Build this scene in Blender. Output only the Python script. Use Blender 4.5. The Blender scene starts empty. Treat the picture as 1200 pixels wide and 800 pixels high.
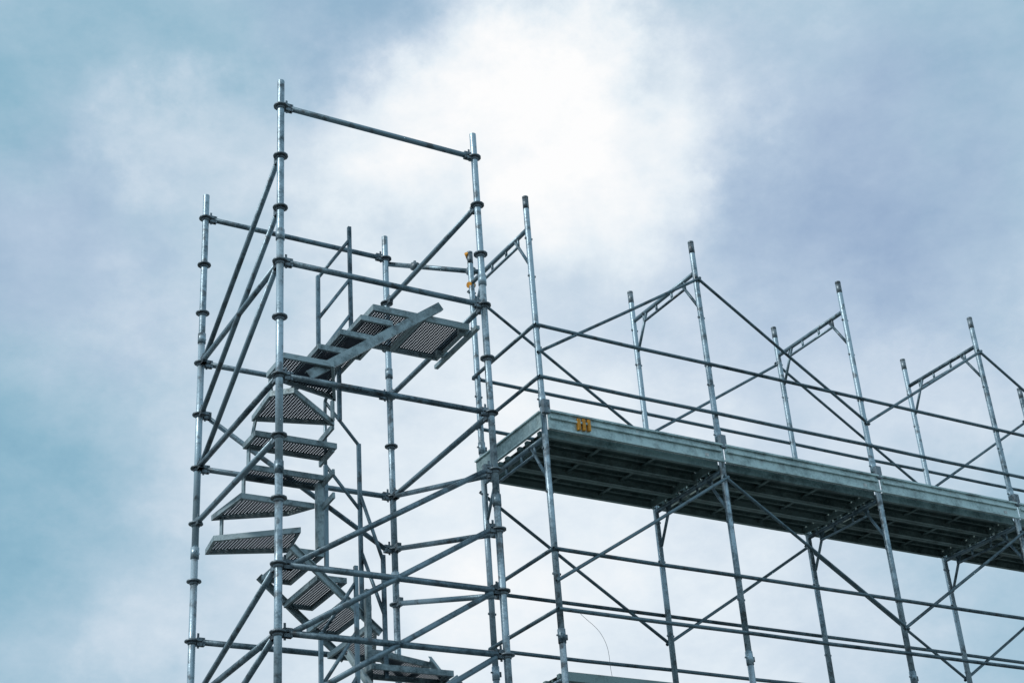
import bpy, bmesh, math, random
from mathutils import Vector, Matrix
random.seed(7)
CZ=1.6
F,PI_,RO=1817.1,0.493,-0.075
fw=Vector((0,math.cos(PI_),math.sin(PI_)));up=Vector((0,-math.sin(PI_),math.cos(PI_)));rt=Vector((1,0,0))
r2=rt*math.cos(RO)+up*math.sin(RO);u2=-rt*math.sin(RO)+up*math.cos(RO)
sc=bpy.context.scene
cam=bpy.data.cameras.new("camera");co=bpy.data.objects.new("camera",cam);sc.collection.objects.link(co)
cam.sensor_width=36;cam.lens=36*F/1200;cam.clip_end=5000
M=Matrix((( r2.x,u2.x,-fw.x,0),(r2.y,u2.y,-fw.y,0),(r2.z,u2.z,-fw.z,CZ),(0,0,0,1)));co.matrix_world=M
sc.camera=co
sc.view_settings.view_transform='Standard';sc.view_settings.look='None';sc.view_settings.exposure=0
def pdir(x,y): return (fw*F+r2*(x-600)-u2*(y-400)).normalized()

# ---------------- materials
def N(nt,t,**k):
    n=nt.nodes.new(t)
    for a,b in k.items(): setattr(n,a,b)
    return n
def steel(name,c1,c2,metal=.55,rough=.5,scale=9,grid=None,rust=.0):
    m=bpy.data.materials.new(name);m.use_nodes=True;nt=m.node_tree;L=nt.links
    b=nt.nodes['Principled BSDF'];out=nt.nodes['Material Output']
    tc=N(nt,'ShaderNodeTexCoord')
    n1=N(nt,'ShaderNodeTexNoise');n1.inputs['Scale'].default_value=scale;n1.inputs['Detail'].default_value=6;n1.inputs['Roughness'].default_value=.65
    L.new(tc.outputs['Object'],n1.inputs['Vector'])
    n2=N(nt,'ShaderNodeTexNoise');n2.inputs['Scale'].default_value=scale*9;n2.inputs['Detail'].default_value=4
    L.new(tc.outputs['Object'],n2.inputs['Vector'])
    at=N(nt,'ShaderNodeAttribute');at.attribute_name='tv'
    a=N(nt,'ShaderNodeMath',operation='MULTIPLY_ADD');L.new(n1.outputs['Fac'],a.inputs[0]);a.inputs[1].default_value=1.9;a.inputs[2].default_value=-.7
    a2=N(nt,'ShaderNodeMath',operation='MULTIPLY_ADD');L.new(n2.outputs['Fac'],a2.inputs[0]);a2.inputs[1].default_value=.8;L.new(a.outputs[0],a2.inputs[2])
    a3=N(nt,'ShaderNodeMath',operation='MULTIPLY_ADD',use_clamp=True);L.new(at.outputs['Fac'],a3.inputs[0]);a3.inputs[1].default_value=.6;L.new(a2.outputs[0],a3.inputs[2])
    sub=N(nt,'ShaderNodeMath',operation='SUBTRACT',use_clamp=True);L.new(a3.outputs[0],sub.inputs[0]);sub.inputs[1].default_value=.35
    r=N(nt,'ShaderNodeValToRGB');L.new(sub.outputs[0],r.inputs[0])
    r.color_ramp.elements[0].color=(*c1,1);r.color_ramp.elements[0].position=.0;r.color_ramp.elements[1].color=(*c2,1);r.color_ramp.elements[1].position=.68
    col=r.outputs[0]
    if rust>0:
        n3=N(nt,'ShaderNodeTexNoise');n3.inputs['Scale'].default_value=scale*1.7;n3.inputs['Detail'].default_value=7
        mp=N(nt,'ShaderNodeMapping');mp.inputs['Location'].default_value=(7,3,1);L.new(tc.outputs['Object'],mp.inputs[0]);L.new(mp.outputs[0],n3.inputs['Vector'])
        mr=N(nt,'ShaderNodeMapRange');L.new(n3.outputs['Fac'],mr.inputs[0]);mr.inputs[1].default_value=.56;mr.inputs[2].default_value=.68;mr.inputs[4].default_value=rust
        mx=N(nt,'ShaderNodeMixRGB');L.new(mr.outputs[0],mx.inputs[0]);L.new(col,mx.inputs[1]);mx.inputs[2].default_value=(.05,.042,.038,1);col=mx.outputs[0]
    L.new(col,b.inputs['Base Color'])
    b.inputs['Metallic'].default_value=metal
    rr=N(nt,'ShaderNodeMapRange');L.new(n2.outputs['Fac'],rr.inputs[0]);rr.inputs[3].default_value=rough-.12;rr.inputs[4].default_value=rough+.15;L.new(rr.outputs[0],b.inputs['Roughness'])
    bp=N(nt,'ShaderNodeBump');bp.inputs['Strength'].default_value=.35;bp.inputs['Distance'].default_value=.004;L.new(n2.outputs['Fac'],bp.inputs['Height']);L.new(bp.outputs[0],b.inputs['Normal'])
    if grid:
        pitch,rad=grid
        sp=N(nt,'ShaderNodeSeparateXYZ');L.new(tc.outputs['Object'],sp.inputs[0])
        ds=[]
        for ax in (0,1):
            q=N(nt,'ShaderNodeMath',operation='DIVIDE');L.new(sp.outputs[ax],q.inputs[0]);q.inputs[1].default_value=pitch[ax]
            f_=N(nt,'ShaderNodeMath',operation='FRACT');L.new(q.outputs[0],f_.inputs[0])
            s=N(nt,'ShaderNodeMath',operation='SUBTRACT');L.new(f_.outputs[0],s.inputs[0]);s.inputs[1].default_value=.5
            s2=N(nt,'ShaderNodeMath',operation='MULTIPLY');L.new(s.outputs[0],s2.inputs[0]);s2.inputs[1].default_value=pitch[ax]
            p=N(nt,'ShaderNodeMath',operation='MULTIPLY');L.new(s2.outputs[0],p.inputs[0]);L.new(s2.outputs[0],p.inputs[1]);ds.append(p)
        ad=N(nt,'ShaderNodeMath',operation='ADD');L.new(ds[0].outputs[0],ad.inputs[0]);L.new(ds[1].outputs[0],ad.inputs[1])
        g=N(nt,'ShaderNodeMath',operation='GREATER_THAN');L.new(ad.outputs[0],g.inputs[0]);g.inputs[1].default_value=rad*rad
        L.new(g.outputs[0],b.inputs['Alpha'])
    return m
m_post=steel('galvanised_standard',(.04,.075,.095),(.42,.54,.61),.5,.38,7,rust=.65)
m_rail=steel('galvanised_ledger',(.022,.045,.06),(.23,.32,.37),.5,.40,7,rust=.65)
m_dark=steel('cast_coupler',(.03,.042,.05),(.22,.27,.30),.5,.42,20,rust=.7)
m_brace=steel('weathered_brace',(.016,.036,.046),(.15,.22,.255),.5,.42,8,rust=.6)
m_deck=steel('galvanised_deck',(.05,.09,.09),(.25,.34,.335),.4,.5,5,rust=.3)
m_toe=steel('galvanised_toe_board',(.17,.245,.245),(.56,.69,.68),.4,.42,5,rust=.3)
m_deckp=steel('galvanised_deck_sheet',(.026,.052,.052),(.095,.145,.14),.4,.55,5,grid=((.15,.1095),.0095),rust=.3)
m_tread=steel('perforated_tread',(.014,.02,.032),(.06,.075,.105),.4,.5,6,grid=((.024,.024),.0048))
m_trim=steel('stair_stringer_steel',(.06,.095,.108),(.37,.455,.475),.45,.42,9,rust=.45)
def flat(name,c,rough=.6):
    m=bpy.data.materials.new(name);m.use_nodes=True;nt=m.node_tree;b=nt.nodes['Principled BSDF']
    n=N(nt,'ShaderNodeTexNoise');n.inputs['Scale'].default_value=25;n.inputs['Detail'].default_value=5
    tc=N(nt,'ShaderNodeTexCoord');nt.links.new(tc.outputs['Object'],n.inputs['Vector'])
    r=N(nt,'ShaderNodeValToRGB');nt.links.new(n.outputs['Fac'],r.inputs[0]);r.color_ramp.elements[0].color=(*[x*.6 for x in c],1);r.color_ramp.elements[1].color=(*c,1)
    r.color_ramp.elements[0].position=.35;r.color_ramp.elements[1].position=.6
    nt.links.new(r.outputs[0],b.inputs['Base Color']);b.inputs['Roughness'].default_value=rough
    return m
m_orange=flat('orange_marking',(.9,.38,.03))
m_label=flat('pale_label',(.7,.72,.7))

# ---------------- mesh helper
class Part:
    def __init__(s,name,mat,smooth=True):
        s.bm=bmesh.new();s.name=name;s.mat=mat;s.lay=s.bm.faces.layers.float.new('tv');s.smooth=smooth
    def _f(s,vs,v,sm):
        try:
            f=s.bm.faces.new(vs);f[s.lay]=v;f.smooth=sm
        except ValueError: pass
    def tube(s,p0,p1,r,seg=12,r1=None,v=None,cap=True):
        p0=Vector(p0);p1=Vector(p1);r1=r if r1 is None else r1
        d=(p1-p0).normalized();a=d.orthogonal().normalized();b=d.cross(a)
        v=random.random() if v is None else v
        A=[];B=[]
        for i in range(seg):
            t=2*math.pi*i/seg;o=a*math.cos(t)+b*math.sin(t)
            A.append(s.bm.verts.new(p0+o*r));B.append(s.bm.verts.new(p1+o*r1))
        for i in range(seg):
            j=(i+1)%seg;s._f((A[i],A[j],B[j],B[i]),v,True)
        if cap: s._f(A[::-1],v,False);s._f(B,v,False)
    def hollow(s,p0,p1,r,v=None):
        s.tube(p0,p1,r,16,v=v,cap=False);s.tube(p0,p1,r*.86,16,v=v,cap=False)
        s.ring(p1,r*.86,r,v)
    def ring(s,c,ri,ro,v):
        A=[];B=[]
        for i in range(16):
            t=2*math.pi*i/16;o=Vector((math.cos(t),math.sin(t),0));A.append(s.bm.verts.new(Vector(c)+o*ri));B.append(s.bm.verts.new(Vector(c)+o*ro))
        for i in range(16):
            j=(i+1)%16;s._f((A[i],B[i],B[j],A[j]),v or .5,False)
    def obox(s,c,ax,ay,az,v=None):
        v=random.random() if v is None else v
        c=Vector(c);ax=Vector(ax);ay=Vector(ay);az=Vector(az);V=[]
        for k in(-1,1):
            for j in(-1,1):
                for i in(-1,1): V.append(s.bm.verts.new(c+ax*i+ay*j+az*k))
        for q in((0,2,3,1),(4,5,7,6),(0,1,5,4),(2,6,7,3),(0,4,6,2),(1,3,7,5)): s._f([V[i] for i in q],v,False)
    def beam(s,p0,p1,w,h,v=None,upv=(0,0,1)):
        p0=Vector(p0);p1=Vector(p1);d=(p1-p0);u=Vector(upv)
        side=d.cross(u)
        if side.length<1e-6: side=Vector((1,0,0))
        side.normalize();u=side.cross(d).normalized()
        s.obox((p0+p1)/2,d/2,side*w/2,u*h/2,v)
    def channel(s,p0,p1,w,h,t=.006,open_dir=1,v=None):
        p0=Vector(p0);p1=Vector(p1);d=p1-p0;side=d.cross(Vector((0,0,1))).normalized();u=side.cross(d).normalized();v=random.random() if v is None else v
        c=(p0+p1)/2
        s.obox(c,d/2,side*t/2,u*h/2,v)
        for g in(-1,1): s.obox(c+side*open_dir*(w/2+t/2)+u*g*(h/2-t/2),d/2*.999,side*w/2,u*t/2,v)
    def poly(s,pts,v=.5):
        s._f([s.bm.verts.new(Vector(p)) for p in pts],v,False)
    def done(s,parent):
        me=bpy.data.meshes.new(s.name);s.bm.to_mesh(me);s.bm.free();me.materials.append(s.mat)
        o=bpy.data.objects.new(s.name,me);sc.collection.objects.link(o);o.parent=parent
        return o
def empty(name,loc,rz):
    e=bpy.data.objects.new(name,None);sc.collection.objects.link(e);e.location=loc;e.rotation_euler=(0,0,rz);e.empty_display_size=.3;return e

# ================= STAIR TOWER
T=empty('scaffold_stair_tower',(-1.7635,10.3307,7.9156+CZ),.5441)
LXt,LYt=1.8136,1.8471
GZ=-(7.9156+CZ)
cor={'F':(0,0),'R':(LXt,0),'B':(0,LYt),'S':(LXt,LYt)}
def K(c,k): return Vector((*cor[c],-.5*k))
RP,RL=.0290,.0242
posts=Part('standards',m_post);ros=Part('rosettes',m_dark);led=Part('ledgers',m_rail);dg=Part('diagonal_handrails',m_rail);base=Part('base_jacks',m_dark)
for c,(x,y) in cor.items():
    ext={'F':.26,'R':.25,'B':.25,'S':.25}[c]
    zs=[ext,-1.30,-3.30,-5.30,-7.30,GZ+.22]
    for i in range(len(zs)-1):
        z1,z0=zs[i],zs[i+1]
        (posts.hollow if i==0 else posts.tube)((x,y,z0),(x,y,z1),RP)
        if i>0: posts.tube((x,y,z1-.005),(x,y,z1+.09),RP*1.22,16); ros.tube((x+.0,y,z1+.045),(x+.04,y+.01,z1+.045),.008,8)
    base.tube((x,y,GZ),(x,y,GZ+.4),.019);base.tube((x,y,GZ+.2),(x,y,GZ+.23),.05,12)
    base.obox((x,y,GZ+.012),(.075,0,0),(0,.075,0),(0,0,.008))
    for k in range(0,19):
        z=-.5*k
        ros.tube((x,y,z-.006),(x,y,z+.006),.061,12)
        ros.tube((x,y,z-.03),(x,y,z-.007),RP+.004,12,RP+.012);ros.tube((x,y,z+.007),(x,y,z+.02),RP+.012,12,RP+.003)
def head(p,d,slope=0):
    dh=Vector((d.x,d.y,0)).normalized();s=Vector((-dh.y,dh.x,0))
    c=p+dh*.062
    ros.obox(c+Vector((0,0,.020)),dh*.026,s*.019,Vector((0,0,.014)))
    ros.obox(c+Vector((0,0,-.020)),dh*.026,s*.019,Vector((0,0,.014)))
    ros.obox(c+dh*.028,dh*.012,s*.019,Vector((0,0,.034)))
    ros.obox(p+dh*.05+Vector((0,0,.01)),dh*.008,s*.004,Vector((0,0,.062)))
def bar(part,c0,k0,c1,k1,r=RL,off=0):
    a,b=K(c0,k0),K(c1,k1);d=(b-a).normalized()
    head(a,d);head(b,-d)
    sl=abs(d.z)>.02
    if not sl: part.tube(a+d*.085,b-d*.085,r)
    else:
        dh=Vector((d.x,d.y,0)).normalized()
        o=Vector((0,0,-.012))
        part.tube(a+dh*.07+o+d*.03,b-dh*.07+o-d*.03,r*.93)
for k in(0,3,5,8,9,11,13,16): bar(led,'F',k,'R',k)
for k in(0,3,5,8,11,13,16): bar(led,'B',k,'S',k)
for k in(3,5,6,9,11,13,16): bar(led,'F',k,'B',k)
for k in(1,3,5,11,13,16): bar(led,'R',k,'S',k)
for a,b in((1,3),(2,4),(3,5),(8,9),(9,10),(10,12)): bar(dg,'F',a,'B',b)
for a,b in((6,8),(7,9),(8,10),(9,11)): bar(dg,'R',a,'F',b)
for a,b in((4,6),(10,12)): bar(dg,'B',a,'S',b)
for a,b in((5,6),(6,7),(7,8)): bar(dg,'S',a,'R',b)
for p in(posts,ros,led,dg,base): p.done(T)

# stair
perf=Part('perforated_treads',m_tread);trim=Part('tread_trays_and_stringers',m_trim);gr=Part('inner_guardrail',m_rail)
def tray(pts,z,h=.045,t=.006):
    pts=[Vector((x,y,0)) for x,y in pts];n=len(pts)
    c=sum(pts,Vector())/n;v=random.random()
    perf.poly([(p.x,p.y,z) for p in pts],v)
    for i in range(n):
        a,b=pts[i],pts[(i+1)%n];d=(b-a)
        trim.obox((a+b)/2+Vector((0,0,z-h/2+.002)),d/2,Vector((-d.y,d.x,0)).normalized()*t/2,(0,0,h/2),v)
        nin=Vector((-d.y,d.x,0)).normalized()
        if (c-a).dot(nin)<0: nin=-nin
        trim.obox((a+b)/2+nin*.012+Vector((0,0,z-h+.004)),d/2*.96,nin*.009,(0,0,.002),v)
R_=lambda a0,a1,b0,b1:[(a0,b0),(a1,b0),(a1,b1),(a0,b1)]
for o in(0,-3.15,-6.3):
    def tr(p,z,h=.045):
        if z+o>GZ+.1: tray(p,z+o,h)
    tr(R_(.88,1.31,.18,.78),-1.60,.055);tr(R_(1.32,1.76,.18,.78),-1.60,.055)
    tr(R_(.74,1.02,.12,.76),-1.76);tr(R_(.56,.84,.12,.76),-1.93);tr(R_(.37,.65,.12,.74),-2.10)
    tr([(.06,.06),(.47,.06),(.72,.60),(.06,.42)],-2.27)
    tr([(.07,.38),(.22,.25),(.74,.68),(.10,.84)],-2.45)
    tr(R_(.07,.76,.68,.95),-2.65);tr(R_(.10,.74,.88,1.10),-2.85)
    tr([(.08,1.0),(.70,1.0),(.56,1.22),(.02,1.52)],-3.05)
    tr([(.02,1.45),(.60,1.05),(.68,1.5),(.06,1.76)],-3.25)
    tr(R_(.52,.78,1.0,1.7),-3.45);tr(R_(.72,.97,1.0,1.7),-3.65);tr(R_(.92,1.18,1.0,1.7),-3.85)
    tr([(1.12,1.0),(1.22,1.0),(1.55,1.74),(1.12,1.74)],-4.03)
    tr([(1.16,.98),(1.24,.98),(1.76,1.15),(1.76,1.6)],-4.22)
    tr(R_(1.05,1.75,.74,1.0),-4.41)
    if -4.6+o>GZ:
        trim.channel((1.46,.10,-1.53+o),(.28,.10,-2.40+o),.03,.075)
        trim.channel((.94,.775,-1.70+o),(.38,.775,-2.22+o),.02,.05)
        for b in(.99,1.71): trim.channel((.5,b,-3.45+o),(1.25,b,-4.08+o),.02,.06)
        for a in(1.04,1.76): trim.channel((a,1.15,-4.2+o),(a,.7,-4.62+o),.02,.06)
        trim.beam((.72,.95,-2.9+o),(.72,.95,-3.45+o),.05,.06,upv=(0,1,0))
        for zz in(-2.49,-2.69,-2.89,-3.09): trim.beam((.74,.70,zz+o),(.74,.98,zz-.02+o),.02,.05)
        for (x0,y0,z0),(x1,y1,z1) in(((.09,.42,-2.30),(.09,.40,-2.50)),((.12,.80,-2.47),(.09,.82,-2.68)),((.11,.93,-2.67),(.11,.93,-2.88)),((.12,1.06,-2.87),(.12,1.06,-3.08)),((.09,1.47,-3.07),(.09,1.47,-3.28)),
                ((.70,.62,-2.3),(.71,.64,-2.48)),((.58,1.45,-3.27),(.58,1.4,-3.48))):
            trim.beam((x0,y0,z0+o),(x1,y1,z1+o),.012,.06,upv=(0,1,0))
        trim.beam((1.12,.94,-3.75+o),(1.12,.94,-4.5+o),.045,.045,upv=(0,1,0))
        for b in(.26,.68): trim.beam((1.7,b,-1.64+o),(1.83,b,-1.64+o),.04,.05);
        trim.beam((1.80,.1,-1.66+o),(1.80,.88,-1.66+o),.035,.035)
        for p0,p1 in(((.96,.80),(-1.64,-.47)),((.66,.80),(-1.97,-1.04)),((1.1,1.0),(-3.95,-2.46)),((.80,1.0),(-3.6,-2.7)),((.78,.66),(-2.45,-1.9)),((1.2,.8),(-4.5,-3.5))):
            gr.beam((*p0,p1[0]+o),(*p0,p1[1]+o),.03,.03,upv=(0,1,0))
        for a,b in(((.96,.80,-.60),(.66,.80,-1.06)),((.96,.80,-1.0),(.66,.80,-1.46)),((.96,.80,-1.35),(.66,.80,-1.82)),
                   ((.80,1.0,-2.12),(1.1,1.0,-2.47)),((.80,1.0,-2.7),(1.1,1.0,-3.05)),((.78,.66,-1.92),(.80,1.0,-2.12)),((.8,1.0,-2.12),(.80,1.0,-2.75)),
                   ((1.1,1.0,-2.9),(1.2,.8,-3.55)),((1.1,1.0,-3.4),(1.2,.8,-4.0))):
            gr.tube((a[0],a[1],a[2]+o),(b[0],b[1],b[2]+o),.015,8)
for p in(perf,trim,gr): p.done(T)

# ================= FRAME SCAFFOLD
Q=empty('facade_scaffold',(.2106,11.4754,7.5992+CZ),.5648)
G2=-(7.5992+CZ);LB,WB,H1=1.8115,1.0138,.335
NB=6
fp=Part('frame_standards',m_post);fb=Part('frame_crossbars',m_rail);gd=Part('guard_rails',m_brace);xb=Part('cross_braces',m_brace);jn=Part('locking_pins_and_couplers',m_dark)
bj=Part('base_jacks',m_dark)
R1=.0265
lifts=[H1,H1+2,H1+4,H1+6]
for i in range(NB):
    x=LB*i
    for b in(0,WB):
        zs=[0,-2.0,-4.0,-6.0,-8.0,G2+.2]
        for q in range(5):
            (fp.hollow if q==0 else fp.tube)((x,b,zs[q+1]),(x,b,zs[q]),R1)
        jn.tube((x,b,-.13),(x,b,-.02),R1*1.03);jn.tube((x,b,-.02),(x,b,-.001),R1*1.06,12,R1*1.06)
        for z in(-2.0,-4.0,-6.0,-8.0):
            fp.tube((x,b,z-.06),(x,b,z+.05),R1*1.18,14);jn.tube((x-.045,b,z),(x+.045,b,z),.008,8);jn.tube((x+.04,b,z-.03),(x+.04,b,z+.01),.012,8)
        if b==0: jn.obox((x,b-.045,-2.08),(.03,0,0),(0,.02,0),(0,0,.06))
        bj.tube((x,b,G2),(x,b,G2+.4),.018);bj.obox((x,b,G2+.012),(.07,0,0),(0,.07,0),(0,0,.008));bj.tube((x,b,G2+.19),(x,b,G2+.22),.045)
    for h in lifts:
        fb.tube((x,R1,-h),(x,WB-R1,-h),.021);fb.tube((x,.17,-h-.085),(x,WB-.17,-h-.085),.013)
        for y in(.17,.38,.63,WB-.17): fb.tube((x,y,-h-.09),(x,y,-h),.012,8)
        for y0,y1 in((R1,.22),(WB-R1,WB-.22)): fb.tube((x,y0,-h-.34),(x,y1,-h-.01),.014,10)
        for b in(0,WB):
            for g in(-.1,-1.17,-.98,-.48+0): 
                jn.tube((x-.035,b,-h+g-.0),(x+.035,b,-h+g),.011,8)
def span(part,i,b,z0,j,z1,r,ex=.03):
    yo=-.034 if b==0 else .034
    a=Vector((LB*i,b+yo,z0));c=Vector((LB*j,b+yo,z1));d=(c-a).normalized()
    sag=Vector((0,random.uniform(-.004,.004),-random.uniform(0,.006)))
    v=random.random();m=(a+c)/2+sag
    part.tube(a-d*ex,m,r,10,v=v,cap=False);part.tube(m,c+d*ex,r,10,v=v,cap=False)
for l in range(4):
    o=-2*l
    for i in range(NB-1):
        for b in(0,WB):
            for g in(-1.31,-1.80): span(gd,i,b,g+o,i+1,g+o,.0165)
        hi,lo=-.42+o,-1.56+o
        if i%2==0: span(xb,i,0,lo,i+1,hi,.0145);span(xb,i,WB,hi,i+1,lo,.0145)
        else: span(xb,i,0,hi,i+1,lo,.0145);span(xb,i,WB,lo,i+1,hi,.0145)
    for g in(-1.31,-1.80): gd.tube((-.03,-.02,g+o),(-.03,WB+.02,g+o),.0165)
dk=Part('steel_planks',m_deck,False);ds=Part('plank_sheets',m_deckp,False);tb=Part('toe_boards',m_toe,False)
def deck(i,z,toe=True):
    x0,x1=LB*i+.03,LB*(i+1)-.03;pw=.322
    for p in range(3):
        y0=.018+p*(pw+.006);y1=y0+pw;v=random.random()*.8
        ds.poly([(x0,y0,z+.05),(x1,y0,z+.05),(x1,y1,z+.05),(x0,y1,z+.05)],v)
        for y in(y0+.004,y1-.004): dk.obox(((x0+x1)/2,y,z+.015),((x1-x0)/2,0,0),(0,.003,0),(0,0,.035),v)
        for y,s in((y0+.02,1),(y1-.02,-1)): dk.obox(((x0+x1)/2,y,z-.018),((x1-x0)/2,0,0),(0,.012,0),(0,0,.002),v)
        for y in(y0+.107,y0+.215): dk.obox(((x0+x1)/2,y,z+.038),((x1-x0)/2,0,0),(0,.009,0),(0,0,.010),v*.3)
        for x in(x0+.05,x1-.05): dk.obox((x,(y0+y1)/2,z+.012),(.004,0,0),(0,pw/2-.01,0),(0,0,.036),v)
        for x in(x0+.6,x1-.6): dk.obox((x,(y0+y1)/2,z+.03),(.015,0,0),(0,pw/2-.01,0),(0,0,.006),v*.3)
        for x,s in((x0,-1),(x1,1)):
            for y in(y0+.06,y1-.06): dk.obox((x+s*.012,y,z+.025),(.03,0,0),(0,.02,0),(0,0,.018),v);
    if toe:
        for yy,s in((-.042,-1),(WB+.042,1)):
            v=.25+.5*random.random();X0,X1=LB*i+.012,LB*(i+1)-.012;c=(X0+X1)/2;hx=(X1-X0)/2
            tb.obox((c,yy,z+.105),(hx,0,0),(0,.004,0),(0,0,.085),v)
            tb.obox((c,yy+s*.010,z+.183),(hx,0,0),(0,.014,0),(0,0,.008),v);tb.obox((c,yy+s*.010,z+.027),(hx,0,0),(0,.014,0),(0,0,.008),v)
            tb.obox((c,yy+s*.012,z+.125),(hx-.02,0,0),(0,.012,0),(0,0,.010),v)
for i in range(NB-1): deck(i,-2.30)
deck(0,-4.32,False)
tb.obox((-.045,WB/2,-2.20),(.004,0,0),(0,WB/2+.03,0),(0,0,.075));tb.obox((-.053,WB/2,-2.13),(.012,0,0),(0,WB/2+.03,0),(0,0,.006));tb.obox((-.053,WB/2,-2.27),(.012,0,0),(0,WB/2+.03,0),(0,0,.006))
om=Part('orange_markings',m_orange)
for k in range(3): om.obox((.30+k*.05,-.0545,-2.195+.004*k),(.013,0,0),(0,.017,0),(0,0,.05))
om.tube((-.04,WB,-.02),(.02,WB+.05,-.06),.018,8);om.tube((-.03,WB,-.36),(.03,WB+.02,-.34),.03,10)
lb=Part('plank_labels',m_label)
for i in range(NB-1): lb.obox((LB*i+1.62,-.0475,-2.235),(.02,0,0),(0,.001,0),(0,0,.015));lb.obox((LB*i+.9,-.0475,-2.15),(.012,0,0),(0,.001,0),(0,0,.008))
for p in(fp,fb,gd,xb,jn,bj,dk,ds,tb,om,lb): p.done(Q)
tie=empty('scaffold_tie_tube',(0,0,0),0)
tt=Part('tube',m_rail);tc_=Part('swivel_couplers',m_dark)
ct,st=math.cos(.5441),math.sin(.5441)
def TW(a,b,z): return Vector((-1.7635+ct*a-st*b,10.3307+st*a+ct*b,7.9156+CZ+z))
c2,s2=math.cos(.5648),math.sin(.5648)
def FW(a,b,z): return Vector((.2106+c2*a-s2*b,11.4754+s2*a+c2*b,7.5992+CZ+z))
a=TW(LXt+.05,LYt+.05,-.02);b=FW(.08,WB+.055,-.16);d=(b-a).normalized()
tt.tube(a,b+d*.05,.024)
for p in(a+(b-a)*.32,b-d*.05): tc_.tube(p-d*.03,p+d*.03,.042,10);tc_.tube(p-Vector((0,0,.06)),p+Vector((0,0,.06)),.014,8)
tt.done(tie);tc_.done(tie)

cu=bpy.data.curves.new('hanging_wire','CURVE');cu.dimensions='3D';cu.bevel_depth=.0016
sp=cu.splines.new('BEZIER');pts=[FW(.15,-.05,-3.82),FW(.34,-.06,-4.0),FW(.38,-.07,-4.3)]
sp.bezier_points.add(2)
for q,p in zip(sp.bezier_points,pts): q.co=p;q.handle_left_type=q.handle_right_type='AUTO'
wo=bpy.data.objects.new('hanging_wire',cu);sc.collection.objects.link(wo);cu.materials.append(m_dark)

# ground
g=bpy.data.meshes.new('ground');bm=bmesh.new();bmesh.ops.create_grid(bm,x_segments=8,y_segments=8,size=1500);bm.to_mesh(g);bm.free()
go=bpy.data.objects.new('ground',g);sc.collection.objects.link(go)
m=bpy.data.materials.new('gravel_ground');m.use_nodes=True;nt=m.node_tree;b=nt.nodes['Principled BSDF'];b.inputs['Roughness'].default_value=.95
tc=N(nt,'ShaderNodeTexCoord');n=N(nt,'ShaderNodeTexNoise');n.inputs['Scale'].default_value=3;n.inputs['Detail'].default_value=9;nt.links.new(tc.outputs['Object'],n.inputs['Vector'])
r=N(nt,'ShaderNodeValToRGB');nt.links.new(n.outputs['Fac'],r.inputs[0]);r.color_ramp.elements[0].color=(.07,.075,.07,1);r.color_ramp.elements[1].color=(.17,.18,.17,1);r.color_ramp.elements[0].position=.35;r.color_ramp.elements[1].position=.65
nt.links.new(r.outputs[0],b.inputs['Base Color']);g.materials.append(m)

# ---------------- world: cloudy sky
sd=Vector((-.62,-.40,.62)).normalized()
el=math.asin(sd.z);az=math.atan2(sd.x,sd.y)
w=bpy.data.worlds.new('World');sc.world=w;w.use_nodes=True;nt=w.node_tree;L=nt.links;bg=nt.nodes['Background']
sky=N(nt,'ShaderNodeTexSky',sky_type='NISHITA',sun_disc=False);sky.sun_elevation=el;sky.sun_rotation=az
tc=N(nt,'ShaderNodeTexCoord')
def vnoise(scale,detail,rough,loc=(0,0,0),stretch=(1,1,1)):
    mp=N(nt,'ShaderNodeMapping');mp.inputs['Location'].default_value=loc;mp.inputs['Scale'].default_value=stretch;L.new(tc.outputs['Generated'],mp.inputs[0])
    n=N(nt,'ShaderNodeTexNoise');n.inputs['Scale'].default_value=scale;n.inputs['Detail'].default_value=detail;n.inputs['Roughness'].default_value=rough;L.new(mp.outputs[0],n.inputs['Vector']);return n
nd=vnoise(8,7,.62)
sv=N(nt,'ShaderNodeVectorMath',operation='SUBTRACT');L.new(nd.outputs['Color'],sv.inputs[0]);sv.inputs[1].default_value=(.5,.5,.5)
ma=N(nt,'ShaderNodeVectorMath',operation='MULTIPLY_ADD');L.new(sv.outputs[0],ma.inputs[0]);ma.inputs[1].default_value=(.2,.2,.2);L.new(tc.outputs['Generated'],ma.inputs[2])
def field(blobs,basev):
    acc=None
    for x,y,rad,wt in blobs:
        d=pdir(x,y)
        ds_=N(nt,'ShaderNodeVectorMath',operation='DISTANCE');L.new(ma.outputs[0],ds_.inputs[0]);ds_.inputs[1].default_value=d
        mr=N(nt,'ShaderNodeMapRange',interpolation_type='SMOOTHERSTEP');L.new(ds_.outputs['Value'],mr.inputs[0])
        mr.inputs[1].default_value=0;mr.inputs[2].default_value=rad/F;mr.inputs[3].default_value=wt;mr.inputs[4].default_value=0
        ad=N(nt,'ShaderNodeMath',operation='ADD');L.new(mr.outputs[0],ad.inputs[0])
        if acc is None: ad.inputs[1].default_value=basev
        else: L.new(acc,ad.inputs[1])
        acc=ad.outputs[0]
    return acc
bright=field([(450,150,240,.24),(560,170,240,.16),(700,120,270,.27),(660,50,150,.20),(790,180,190,.12),(900,90,180,.10),(175,165,120,.16),(260,200,150,.14),(640,320,420,.22),(450,700,560,.34),(850,720,500,.28),(1130,420,260,.18),(170,420,260,.13),
 (30,600,340,-.20),(20,50,320,-.14),(960,240,200,-.17),(1120,290,170,-.12),(1130,60,260,-.08),(420,10,150,-.20),(100,310,150,-.08),(290,60,150,-.06),(1180,560,160,-.06)],.40)
nf=vnoise(5,8,.62,(3,1,2),(1,1,1.8))
a=N(nt,'ShaderNodeMath',operation='MULTIPLY_ADD');L.new(nf.outputs['Fac'],a.inputs[0]);a.inputs[1].default_value=.45
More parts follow.
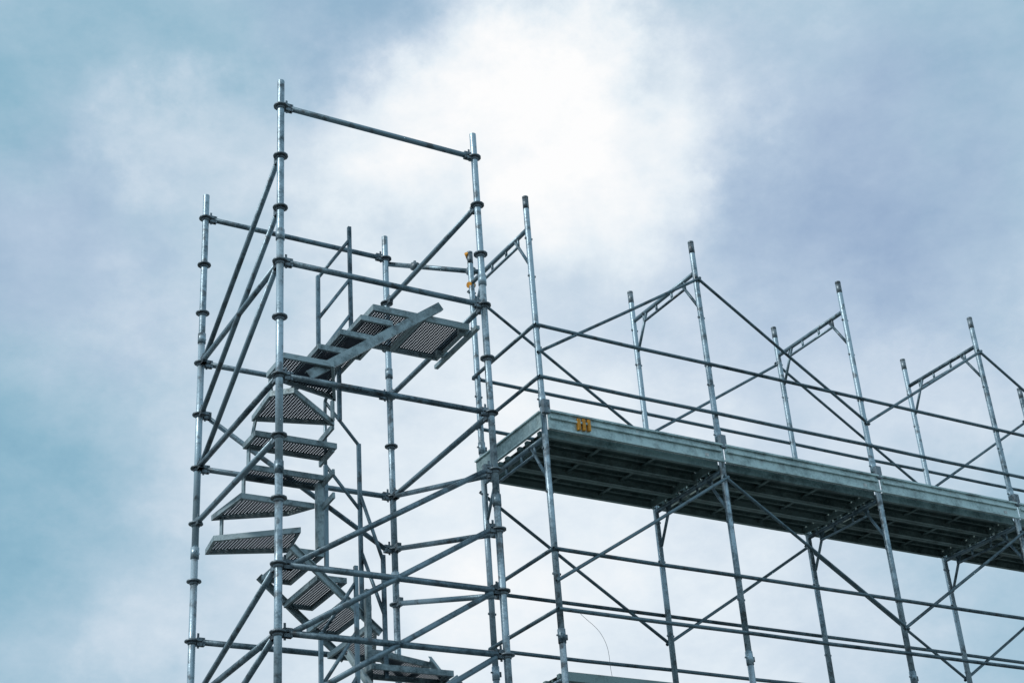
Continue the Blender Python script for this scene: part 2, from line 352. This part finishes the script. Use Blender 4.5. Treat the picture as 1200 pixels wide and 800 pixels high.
s0=N(nt,'ShaderNodeMath',operation='SUBTRACT');L.new(bright,s0.inputs[0]);s0.inputs[1].default_value=.225;L.new(s0.outputs[0],a.inputs[2])
nf2=vnoise(13,9,.66,(1,5,2),(1,1,1.6))
a2=N(nt,'ShaderNodeMath',operation='MULTIPLY_ADD');L.new(nf2.outputs['Fac'],a2.inputs[0]);a2.inputs[1].default_value=.40
s1=N(nt,'ShaderNodeMath',operation='SUBTRACT');L.new(a.outputs[0],s1.inputs[0]);s1.inputs[1].default_value=.20;L.new(s1.outputs[0],a2.inputs[2])
def lin(h): 
    r=[]
    for i in(0,2,4):
        c=int(h[i:i+2],16)/255;r.append(c/12.92 if c<=.04045 else ((c+.055)/1.055)**2.4)
    return (*r,1)
def ramp(cols):
    rp=N(nt,'ShaderNodeValToRGB');e=rp.color_ramp.elements
    e[0].position=cols[0][0];e[0].color=lin(cols[0][1]);e[1].position=cols[-1][0];e[1].color=lin(cols[-1][1])
    for p,c in cols[1:-1]: q=e.new(p);q.color=lin(c)
    L.new(a2.outputs[0],rp.inputs[0]);return rp
ra=ramp([(0,'6ba0b9'),(.22,'8db8cc'),(.45,'b0cbdc'),(.62,'ccdce9'),(.8,'e6f0f7'),(1,'ffffff')])
rb=ramp([(0,'829dc0'),(.22,'9db4d0'),(.45,'b5c8de'),(.62,'ccdaea'),(.8,'e6eff7'),(1,'ffffff')])
lav=field([(1000,250,420,.9),(450,40,260,.5),(700,600,500,.5),(90,300,220,.7)],0.1)
mx=N(nt,'ShaderNodeMixRGB');mx.use_clamp=False;L.new(lav,mx.inputs[0]);L.new(ra.outputs[0],mx.inputs[1]);L.new(rb.outputs[0],mx.inputs[2])
sk=N(nt,'ShaderNodeMixRGB',blend_type='MULTIPLY');sk.inputs[0].default_value=1;L.new(sky.outputs[0],sk.inputs[1]);sk.inputs[2].default_value=(.1,.1,.1,1)
fm=N(nt,'ShaderNodeMixRGB');fm.inputs[0].default_value=.96;L.new(sk.outputs[0],fm.inputs[1]);L.new(mx.outputs[0],fm.inputs[2])
L.new(fm.outputs[0],bg.inputs['Color']);bg.inputs['Strength'].default_value=1.02
sl=bpy.data.lights.new('sun','SUN');sl.energy=2.0;sl.angle=math.radians(10);sl.color=(1,.98,.95)
so=bpy.data.objects.new('sun',sl);sc.collection.objects.link(so);so.rotation_euler=sd.to_track_quat('Z','Y').to_euler();so.location=(0,0,30)
